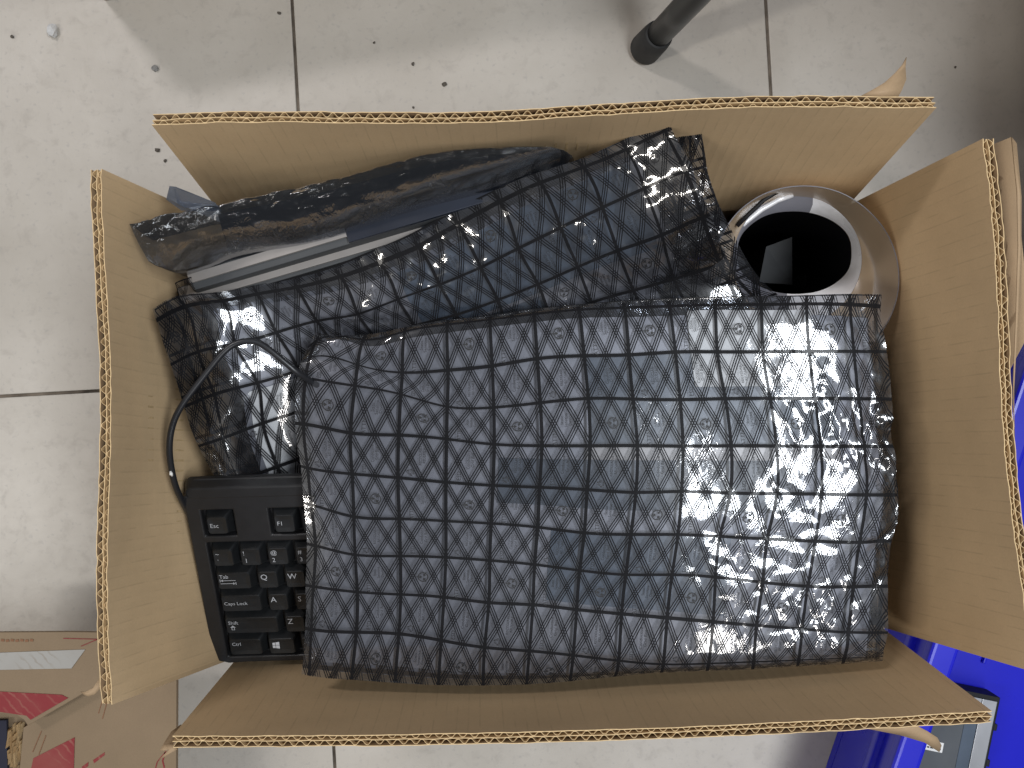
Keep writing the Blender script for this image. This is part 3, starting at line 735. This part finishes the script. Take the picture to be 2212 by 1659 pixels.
def strip(name, rings, mat):
    n = len(rings[0]); V = np.concatenate(rings)
    F = [(i*n+k, i*n+k+1, (i+1)*n+k+1, (i+1)*n+k) for i in range(len(rings)-1) for k in range(n-1)]
    o = bpy.data.objects.new(name, mesh_np(name, V, F, smooth=True, mats=[mat])); C.objects.link(o); child(o, roll)
strip('white_rim', arc([R1-np.array([0, 0, .0005]), R12, R2a], -20, 26), FOILW)
strip('inner_sheet', arc([R1-np.array([0, 0, .0005]), R12, R2a], 26, 76), LAV)
def core_ring(k, z):
    c_ = R2a.mean(0); q = c_+(R2a-c_)*k - np.array([.006, 0, 0])*(1-k)*10; q[:, 2] = z; return q
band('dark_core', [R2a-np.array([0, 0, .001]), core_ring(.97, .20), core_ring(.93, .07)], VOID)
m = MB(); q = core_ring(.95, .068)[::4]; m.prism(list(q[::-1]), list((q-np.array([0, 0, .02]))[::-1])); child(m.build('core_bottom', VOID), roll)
ln = [W(*p) for p in ((1592,488,.285),(1618,462,.287),(1650,432,.290),(1672,418,.291),(1682,412,.290))]
child(link('overlap_edge', tube_mesh('overlap_edge', ln, .0016, 6), None, MATTEBLACK), roll)
ln = [W(*p) for p in ((1588,500,.272),(1612,478,.273),(1645,452,.274),(1680,432,.276),(1712,420,.278))]
child(link('inner_edge', tube_mesh('inner_edge', ln, .0022, 6), None, FOILW), roll)
m = MB(); q = [W(1655,533,.20), W(1711,512,.20), W(1712,615,.19), W(1640,610,.19)]; m.prism(q, [p-np.array([0, 0, .1]) for p in q]); child(m.build('grey_insert', DGREY), roll)
m = MB(); q = [W(1738,594,.20), W(1742,593,.20), W(1741,618,.19), W(1737,618,.19)]; m.prism(q, [p-np.array([0, 0, .1]) for p in q]); child(m.build('grey_insert', RUBBER), roll)

# ------------------------------------------------------------------ keyboard
al, th = R(1.6), R(22)
ex = Vector((math.cos(al), math.sin(al), 0)); ey = Vector((-math.sin(al)*math.cos(th), math.cos(al)*math.cos(th), math.sin(th))); ez = ex.cross(ey)
kb = thing('keyboard', 'black computer keyboard half covered by the printed bag', 'keyboard')
U = 0.01905
M = Matrix((ex, ey, ez)).transposed().to_4x4(); M.translation = Vector(W(482, 1204, .311))
kb.matrix_world = M
DK = -0.0085                      # well floor below key tops
def kbox(m, x0, y0, x1, y1, z0, z1): m.box((x0, y0, z0), (x1, y1, z1))
XL, XR = -0.0215, 0.418; YT, YB = 1.36*U+0.0315, -4*U-0.0165
yF0, yF1 = 1.36*U-0.0102, 1.36*U+0.0102; yN1 = 0.0105; yB0 = -4*U-0.0105
m = MB()
def rrect(x0, y0, x1, y1, r, n=5):
    P = []
    for (cx, cy, a0) in ((x1-r, y1-r, 0), (x0+r, y1-r, 90), (x0+r, y0+r, 180), (x1-r, y0+r, 270)):
        for k in range(n+1): a = R(a0+90*k/n); P.append((cx+r*math.cos(a), cy+r*math.sin(a)))
    return P
pb_ = rrect(XL, YB, XR, YT, .011)
m.prism([(x, y, DK) for x, y in pb_], [(x, y, DK-.012) for x, y in rrect(XL+.004, YB+.004, XR-.004, YT-.004, .009)])
child_body = m.build('body', PLASTIC, None, bevel=0.0015); child_body.parent = kb
def ring_frame(outer, holes, z0, z1, name, bev):
    """deck with openings: cells of a grid minus the holes"""
    xs = sorted({outer[0], outer[2]} | {h[0] for h in holes} | {h[2] for h in holes}); ys = sorted({outer[1], outer[3]} | {h[1] for h in holes} | {h[3] for h in holes})
    bm = bmesh.new(); vt = {}
    def vv(x, y, z):
        k = (round(x, 6), round(y, 6), z)
        if k not in vt: vt[k] = bm.verts.new((x, y, z))
        return vt[k]
    def solid(i, j):
        if i < 0 or j < 0 or i >= len(xs)-1 or j >= len(ys)-1: return False
        cx, cy = (xs[i]+xs[i+1])/2, (ys[j]+ys[j+1])/2
        return not any(h[0] < cx < h[2] and h[1] < cy < h[3] for h in holes)
    for i in range(len(xs)-1):
        for j in range(len(ys)-1):
            if not solid(i, j): continue
            a, b, c, d = xs[i], ys[j], xs[i+1], ys[j+1]
            bm.faces.new([vv(a,b,z1), vv(c,b,z1), vv(c,d,z1), vv(a,d,z1)])
            if not solid(i-1, j): bm.faces.new([vv(a,d,z0), vv(a,b,z0), vv(a,b,z1), vv(a,d,z1)])
            if not solid(i+1, j): bm.faces.new([vv(c,b,z0), vv(c,d,z0), vv(c,d,z1), vv(c,b,z1)])
            if not solid(i, j-1): bm.faces.new([vv(a,b,z0), vv(c,b,z0), vv(c,b,z1), vv(a,b,z1)])
            if not solid(i, j+1): bm.faces.new([vv(c,d,z0), vv(a,d,z0), vv(a,d,z1), vv(c,d,z1)])
    # round the outer corners
    ce = [e for e in bm.edges if all(abs(v.co.y-outer[1]) < 1e-5 and min(abs(v.co.x-outer[0]), abs(v.co.x-outer[2])) < 1e-5 for v in e.verts)]
    bmesh.ops.bevel(bm, geom=ce, offset=.0105, segments=6, affect='EDGES', profile=.5)
    es = [e for e in bm.edges if len(e.link_faces) == 2 and e.calc_face_angle(0) > .5]
    bmesh.ops.bevel(bm, geom=es, offset=bev, segments=3, affect='EDGES', profile=.5)
    me = bpy.data.meshes.new(name); bm.to_mesh(me); bm.free()
    o = link(name, me, kb, PLASTIC); return o
XE = -0.0105
ring_frame((XL+.0006, YB+.0006, XR-.0006, YT-.010), [(XE, yF0, 0.0112, yF1), (2.4*U-.0105, yF0, 6.0*U+.0, yF1), (6.6*U, yF0, 10.2*U, yF1), (10.8*U, yF0, 14.4*U, yF1), (XE, yB0, 14.55*U, yN1)], DK-.001, -.0022, 'top_deck', .0012)
m = MB(); pr = rrect(XL, YT-.0125, XR, YT, .0055)
m.prism([(x, y, -.0020) for x, y in rrect(XL+.003, YT-.0125, XR-.003, YT-.004, .004)], [(x, y, DK-.004) for x, y in pr])
m.build('rear_edge', PLASTIC, kb, bevel=.0012)
capmesh = {}
def cap_mesh(wu):
    if wu in capmesh: return capmesh[wu]
    hw = wu*U/2-0.0005; hd = U/2-0.0005
    tw = hw-0.0027; td0, td1 = -hd+.0022, hd-.0034
    bm = bmesh.new()
    def rr(x0, y0, x1, y1, r, z):
        return [bm.verts.new((x, y, z)) for x, y in rrect(x0, y0, x1, y1, r, 2)]
    l0_ = rr(-hw, -hd, hw, hd, .0008, DK+.0006); l1_ = rr(-tw-.0004, td0-.0004, tw+.0004, td1+.0004, .0018, -.0006); l2_ = rr(-tw, td0, tw, td1, .0016, 0.0); l3_ = rr(-tw+.003, td0+.003, tw-.003, td1-.003, .001, -.0005)
    n = len(l0_)
    for a, b in ((l0_, l1_), (l1_, l2_), (l2_, l3_)):
        for i in range(n): bm.faces.new([a[i], a[(i+1) % n], b[(i+1) % n], b[i]])
    bm.faces.new(l3_)
    me = bpy.data.meshes.new('key'); bm.to_mesh(me); bm.free(); me.materials.append(KEYCAP)
    me.polygons.foreach_set('use_smooth', np.array([p.normal.z < .99 and False for p in me.polygons])); me.update()
    capmesh[wu] = me; return me
def legend(key, parts):
    V = []; F = []
    for v, f, dx, dy in parts:
        n = len(V); V += [(p[0]+dx, p[1]+dy, .00012) for p in v]; F += [tuple(i+n for i in q) for q in f]
    o = bpy.data.objects.new('legend', mesh_np('legend', V, F, mats=[LEGEND])); C.objects.link(o); o.parent = key
def T(body, size, dx, dy, align='LEFT', bold=0.0):
    v, f = text_geo(body, size, align=align, bold=bold*size); return (v, f, dx, dy)
def rect(x0, y0, x1, y1): return ([(x0, y0), (x1, y0), (x1, y1), (x0, y1)], [(0, 1, 2, 3)], 0, 0)
def triang(a, b, c): return ([a, b, c], [(0, 1, 2)], 0, 0)
mm = 0.001
def key(x, y, wu, parts):
    o = bpy.data.objects.new('key', cap_mesh(wu)); C.objects.link(o); o.parent = kb
    o.location = (x, y, 0.0)
    if parts: legend(o, parts)
kx = lambda left, wu: (left + wu/2 - .5)*U
def lg(wu): return -wu*U/2 + 4.3*mm
key(0, 1.36*U, 1, [T('Esc', 4.6*mm, lg(1), -.8*mm)])
key(2.4*U, 1.36*U, 1, [T('F1', 4.4*mm, lg(1), -.4*mm)])
for i in range(1, 3): key((2.4+i)*U, 1.36*U, 1, [T('F%d' % (i+1), 4.4*mm, lg(1), -.4*mm)])
for i, (a, b) in enumerate((('~', '`'), ('!', '1'), ('@', '2'), ('#', '3'), ('$', '4'))):
    key(i*U, 0, 1, [T(a, 4.6*mm, lg(1), 2.6*mm), T(b, 4.8*mm, lg(1)+.6*mm, -3.4*mm)])
tl = lg(1.5)
key(kx(0, 1.5), -U, 1.5, [T('Tab', 4.2*mm, tl, 2.9*mm), rect(tl+.6*mm, -.25*mm, tl+11*mm, .15*mm), rect(tl, -1.2*mm, tl+.4*mm, 1.1*mm), triang((tl+.4*mm, -.05*mm), (tl+2.2*mm, -1.0*mm), (tl+2.2*mm, .9*mm)),
     rect(tl+.2*mm, -2.75*mm, tl+10.6*mm, -2.35*mm), rect(tl+10.8*mm, -3.7*mm, tl+11.2*mm, -1.4*mm), triang((tl+10.8*mm, -2.55*mm), (tl+9*mm, -3.5*mm), (tl+9*mm, -1.6*mm))])
for i, ch in enumerate('QWER'): key(kx(1.5+i, 1), -U, 1, [T(ch, 6.2*mm, lg(1), 1.8*mm)])
key(kx(0, 1.75), -2*U, 1.75, [T('Caps Lock', 3.9*mm, lg(1.75), -.6*mm)])
for i, ch in enumerate('ASDF'): key(kx(1.75+i, 1), -2*U, 1, [T(ch, 6.2*mm, lg(1), 1.8*mm)])
sl = lg(2.25)+.3*mm
key(kx(0, 2.25), -3*U, 2.25, [T('Shift', 4.1*mm, sl, 1.8*mm), triang((sl+1*mm, -2*mm), (sl+5*mm, -2*mm), (sl+3*mm, -.2*mm)), rect(sl+1.9*mm, -3.8*mm, sl+2.3*mm, -2*mm), rect(sl+3.7*mm, -3.8*mm, sl+4.1*mm, -2*mm), rect(sl+1.9*mm, -4.1*mm, sl+4.1*mm, -3.75*mm)])
for i, ch in enumerate('ZXCV'): key(kx(2.25+i, 1), -3*U, 1, [T(ch, 6.2*mm, lg(1), 1.8*mm)])
key(kx(0, 1.5), -4*U, 1.5, [T('Ctrl', 4.0*mm, lg(1.5)+.3*mm, 2.2*mm)])
wl = lg(1.25)+1.0*mm
def quad(p): return (p, [(0, 1, 2, 3)], 0, 0)
key(kx(1.5, 1.25), -4*U, 1.25, [quad([(wl, .75*mm), (wl+2.0*mm, .75*mm), (wl+2.0*mm, 3.0*mm), (wl, 2.7*mm)]), quad([(wl+2.35*mm, .75*mm), (wl+5.0*mm, .75*mm), (wl+5.0*mm, 3.45*mm), (wl+2.35*mm, 3.05*mm)]),
     quad([(wl, -1.75*mm), (wl+2.0*mm, -2.05*mm), (wl+2.0*mm, .4*mm), (wl, .4*mm)]), quad([(wl+2.35*mm, -2.1*mm), (wl+5.0*mm, -2.5*mm), (wl+5.0*mm, .4*mm), (wl+2.35*mm, .4*mm)])])
key(kx(2.75, 1.25), -4*U, 1.25, [T('Alt', 4.0*mm, lg(1.25), 2.2*mm)])
cp = [(436,1172,.282),(418,1132,.300),(398,1092,.322),(380,1052,.340),(370,1010,.349),(366,965,.356),(374,915,.360),(398,868,.362),(436,818,.362),(470,775,.362),(500,747,.361),(530,737,.360),(560,741,.3585),(592,763,.357),(622,788,.355),(652,811,.350),(690,835,.335)]
ps = spline(np.arange(len(cp)), np.array([W(*p) for p in cp]), np.linspace(0, len(cp)-1, 110))
o = link('cable', tube_mesh('cable', ps, .00205, 12), None, CABLE); child(o, kb)
a, b = W(368, 1018, .3500), W(372, 1028, .3485)
o = link('cable_glint', tube_mesh('cable_glint', [a, (a+b)/2+np.array([.0002, 0, .0009]), b], [.0007, .0012, .0006], 8), None, WHITE); child(o, kb)  # white sliver paints a glint on the cable

# ------------------------------------------------------------------ stool
foot = W(1392, 108, 0.0); lean = Vector((0.215, 0.0, 1.0)).normalized()
st = thing('metal_stool', 'black metal stool leg with a grey rubber foot standing on the tiles', 'stool', tuple(foot))
F0 = Vector(foot)
child(link('rubber_foot', tube_mesh('rubber_foot', [F0+lean*k for k in (.0008, .003, .03, .040, .042)], [.0145, .0168, .0160, .0150, .0140], 28), None, RUBBER), st)
child(link('leg', tube_mesh('leg', [F0+lean*k for k in (.040, .10, .3, .46)], [.0127]*4, 28), None, STOOLP), st)
top_c = F0 + lean*.46 + Vector((.12, .13, 0))
child(link('seat', tube_mesh('seat', [top_c+Vector((0, 0, k)) for k in (-.012, .0, .02, .026)], [.17, .178, .178, .165], 40), None, STOOLP), st)
for dx, dy in ((.30, .16), (.02, .27), (.28, .30)):
    f2 = F0 + Vector((dx+.05, dy+.04, 0)); t2 = F0+lean*.46+Vector((dx*.8, dy*.8+.01, 0))
    child(link('leg', tube_mesh('leg', [f2, f2*.5+t2*.5, t2], [.013]*3, 20), None, STOOLP), st)

# ------------------------------------------------------------------ carton beyond the box, up at the top of the floor
cc = thing('closed_carton', 'brown carton standing on the tiles with only its bottom corner showing', 'cardboard box', (-.43, .404, 0), (0, 0, R(10)))
m = MB(); m.box((0, 0, .001), (.46, .36, .235)); m.build('body', KRAFT2, cc, bevel=.002)
m = MB(); m.box((-.001, .15, .2355), (.461, .2, .2362)); m.build('tape', TAPE, cc)

tc_ = thing('added_shade_carton', 'unseen tall brown carton added past the blue bin to shade the floor', 'cardboard box', (.565, .08, 0))  # out-of-view carton, added only to cast shade on the floor
m = MB(); m.box((0, 0, .001), (.34, .46, .80)); m.build('body', KRAFT2, tc_, bevel=.002)
m = MB(); m.box((.14, -.001, .8005), (.19, .461, .8012)); m.build('tape', TAPE, tc_)

# ------------------------------------------------------------------ crushed carton at lower left
def Q(x, y): return (x*.1898, 1344+y*.1898)
oc = thing('crushed_carton', 'crushed brown carton with red print and a strip of white tape', 'cardboard box', (-.55, -.45, 0))
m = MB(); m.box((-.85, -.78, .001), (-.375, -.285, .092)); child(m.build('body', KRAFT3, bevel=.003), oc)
def slabp(name, pts, z, thk, mat, bev=0.0):
    """pts: (u, v, dz)"""
    P = [W(p[0], p[1], z + (p[2] if len(p) > 2 else 0)) for p in pts]
    m = MB(); m.prism(P, [p-np.array([0, 0, thk]) for p in P]); return child(m.build(name, mat, bevel=bev), oc)
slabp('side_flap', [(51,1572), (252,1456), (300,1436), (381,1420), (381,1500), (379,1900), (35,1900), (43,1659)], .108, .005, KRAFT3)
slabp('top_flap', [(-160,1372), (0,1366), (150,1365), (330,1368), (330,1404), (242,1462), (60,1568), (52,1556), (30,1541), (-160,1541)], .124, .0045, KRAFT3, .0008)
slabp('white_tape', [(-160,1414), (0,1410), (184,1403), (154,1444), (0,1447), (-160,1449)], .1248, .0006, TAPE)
slabp('red_print', [(-160,1490), (0,1494), (133,1501), (147,1508), (66,1555), (57,1546), (0,1538), (-160,1538)], .1247, .0005, RED)
slabp('red_print', [(66,1665), (72,1638), (161,1593), (159,1665)], .1086, .0005, RED)
slabp('red_print', [(201,1642), (226,1625), (226,1631), (203,1649)], .1084, .0003, RED)
slabp('red_print', [(176,1657), (191,1646), (190,1655), (180,1664)], .1084, .0003, RED)
def pline(pts, wpx, z, mat):
    for (a, b) in zip(pts[:-1], pts[1:]):
        d = np.array(b)-np.array(a); n_ = np.array([-d[1], d[0]])/np.linalg.norm(d)*wpx/2
        slabp('red_print', [tuple(a+n_), tuple(b+n_), tuple(b-n_), tuple(a-n_)], z, .0003, mat)
BRN = plain('brown_print', (0.20, 0.10, 0.055), .7, spec=.2)
pline([Q(1170,870), Q(1120,1040)], 1.6, .1083, BRN); pline([Q(1220,900), Q(1165,1100)], 1.8, .1083, BRN)
pline([Q(470,1240), Q(370,1480)], 1.5, .1085, BRN); pline([Q(520,1290), Q(440,1510)], 1.5, .1085, BRN)
pline([Q(1890,1470), Q(1790,1590), Q(1770,1659)], 2.0, .1084, RED); pline([Q(1880,1480), Q(1850,1580), Q(1870,1659)], 3.0, .1084, RED)
pline([Q(720,185), Q(1110,195), Q(920,275)], 1.6, .1247, RED)
for k in range(7): pline([Q(10+k*55, 205+(k % 2)*9), Q(46+k*55, 208)], 5.0, .1247, BRN)
# torn corrugated end
for k in range(34):
    v0 = 1562+random.uniform(0, 110); u0 = random.uniform(13, 46); du = random.uniform(1.5, 4.5); dv = random.uniform(12, 34); sk = random.uniform(-4, 4)
    z0 = .107-random.uniform(0, .010)
    P = [W(u0, v0, z0), W(u0+du, v0+random.uniform(-3, 3), z0-.002), W(u0+du+sk, v0+dv, z0-.003), W(u0+sk, v0+dv+random.uniform(-4, 4), z0)]
    m = MB(); m.prism([tuple(p) for p in P], [tuple(p-np.array([0, 0, .005])) for p in P]); child(m.build('torn_flute', PAPER if k % 3 else PAPERD), oc)
slabp('dark_opening', [(-160,1562), (14,1556), (20,1900), (-160,1900)], .098, .003, plain('opening_shade', (.012, .013, .028), .8))  # dark slab paints the shade inside the carton's open end

# ------------------------------------------------------------------ blue bin with a display in it
an = R(-18.5)
bn = thing('plastic_bin', 'glossy blue plastic bin with ribbed rim beside the open box', 'plastic bin', tuple(W(1782, 1659, 0)), (0, 0, an))
Lx, y0, y1, hz = 0.52, -0.30, 0.515, 0.145
def wallbox(name, P):
    m = MB(); m.add(P, [(0,1,2,3),(7,6,5,4),(0,4,5,1),(1,5,6,2),(2,6,7,3),(3,7,4,0)]); return m.build(name, BLUE, bn, bevel=.0015)
m = MB(); m.box((.0, y0, .001), (Lx, y1, .012)); m.build('floor_panel', BLUE, bn)
t_ = .004; d = .012
wallbox('side_wall', [(0,y0,.012),(t_,y0,.012),(t_,y1,.012),(0,y1,.012),(-d,y0,hz),(-d+t_,y0,hz),(-d+t_,y1+d,hz),(-d,y1+d,hz)])
wallbox('side_wall', [(Lx-t_,y0,.012),(Lx,y0,.012),(Lx,y1,.012),(Lx-t_,y1,.012),(Lx+d-t_,y0,hz),(Lx+d,y0,hz),(Lx+d,y1+d,hz),(Lx+d-t_,y1+d,hz)])
wallbox('side_wall', [(t_,y1-t_,.012),(Lx-t_,y1-t_,.012),(Lx-t_,y1,.012),(t_,y1,.012),(-d+t_,y1+d-t_,hz),(Lx+d-t_,y1+d-t_,hz),(Lx+d-t_,y1+d,hz),(-d+t_,y1+d,hz)])
m = MB(); m.box((-d-.004, y0, hz-.012), (-d+.020, y1+d+.006, hz+.002)); m.build('rim', BLUE, bn, bevel=.004, seg=3, smooth=False)
m = MB(); m.box((-d+.020, y1+d-.016, hz-.012), (Lx+d, y1+d+.006, hz+.002)); m.build('rim', BLUE, bn, bevel=.004, seg=3)
m = MB(); m.box((-d-.002, y0, hz-.05), (-.004, y1+d, hz-.040)); m.build('rib', BLUE, bn, bevel=.002)
for k in range(3):
    m = MB(); m.box((.045+k*.034, .16, .0118), (.048+k*.034, y1-.03, .0165)); m.build('rib', BLUE, bn, bevel=.001)
for k in range(5):
    yy = -.22+k*.15
    wallbox('rib', [(-.0035,yy,.014),(.0,yy,.014),(.0,yy+.005,.014),(-.0035,yy+.005,.014),(-d-.001,yy,hz-.05),(-d+.002,yy,hz-.05),(-d+.002,yy+.005,hz-.05),(-d-.001,yy+.005,hz-.05)])
dz = 0.040; crn = W(2163, 1508, dz)
dp = thing('display_panel', 'display panel with silver frame and black tabs lying in the blue bin', 'display panel', tuple(crn), (0, 0, R(-11.6)))
DW, DH = .118, .36
m = MB(); m.box((-DW, -DH, -.026), (0, 0, -.001)); m.build('body', MATTEBLACK, dp, bevel=.0012)
m = MB(); m.box((-.0185, -DH+.003, -.0008), (-.0035, -.0045, .0008)); m.build('frame', CHROME, dp, bevel=.0005)
m = MB(); m.box((-DW+.003, -.0165, -.0008), (-.0190, -.0045, .0008)); m.build('frame', CHROME, dp, bevel=.0005)
m = MB(); m.box((-.030, -.0160, .0009), (-.022, -.0090, .0014)); m.build('frame_slot', MATTEBLACK, dp)
m = MB(); m.box((-.0315, -DH+.003, -.0008), (-.0190, -.0170, .0002)); m.build('dark_margin', SLATE, dp)
m = MB(); m.box((-DW+.003, -DH+.003, -.0008), (-.0320, -.0170, .0004)); m.build('back_sheet', GLASSY, dp)
for yy in (-.031, -.068, -.106, -.14):
    m = MB(); m.box((.0, yy-.0035, -.008), (.0036, yy+.0035, -.0022)); m.build('tab', MATTEBLACK, dp, bevel=.001)
m = MB(); m.box((-.078, -.066, .0005), (-.048, -.0560, .0008)); lb = m.build('label', WHITE, dp)
m = MB()
xx = -.074
for r_ in range(2):
    xx = -.074
    while xx < -.052:
        wv = random.uniform(.0012, .0034); m.box((xx, -.0602-r_*.0035, .0009), (xx+wv, -.0586-r_*.0035, .00096)); xx += wv+.0009
m.build('label_print', RUBBER, lb)
m = MB(); m.box((-.086, -.118, .0005), (-.060, -.1085, .0008)); m.build('label', WHITE, dp)

# ------------------------------------------------------------------ crumbs on the floor
def crumb(u, v, r, mat, label, flat=.5, seed=0):
    bm = bmesh.new(); bmesh.ops.create_icosphere(bm, subdivisions=2, radius=r)
    rr_ = random.Random(seed)
    for vv in bm.verts:
        k = rr_.uniform(.65, 1.15); vv.co = Vector((vv.co.x*k, vv.co.y*k*.8, vv.co.z*flat))
    me = bpy.data.meshes.new('floor_crumb'); bm.to_mesh(me); bm.free(); me.materials.append(mat)
    o = bpy.data.objects.new('floor_crumb', me); C.objects.link(o); p = W(u, v, r*flat*.8); o.location = p; o.rotation_euler = (0, 0, seed*1.3)
    return o
tag(crumb(112, 67, .0075, CLEAR, '', .7, 1), 'shiny clear lump lying on the white tiles', 'crumb')
tag(crumb(335, 148, .0045, CHIP, '', .35, 2), 'flat grey chip on the tile near the bottom carton corner', 'crumb')
for i, (u, v, r, lab) in enumerate(((960, 182, .0029, 'biggest dark crumb on the tile between stool foot and grout line'), (892, 138, .0022, 'dark crumb with a brown smear beside it on the pale tile'),
        (340, 324, .0031, 'black crumb on the tile in the gap between two box flaps'), (357, 347, .0021, 'grey crumb in the gap between two box flaps'),
        (26, 79, .0023, 'dark speck on the tile beside the shiny clear lump'), (808, 92, .0016, ''), (893, 232, .0016, ''), (603, 28, .0022, ''), (2064, 145, .0015, ''))):
    tag(crumb(u, v, r, DIRT, '', .5, i+5), lab or 'tiny dark grit speck lying on the pale floor tiles', 'crumb', None if lab else 'tiny grit specks on the floor')
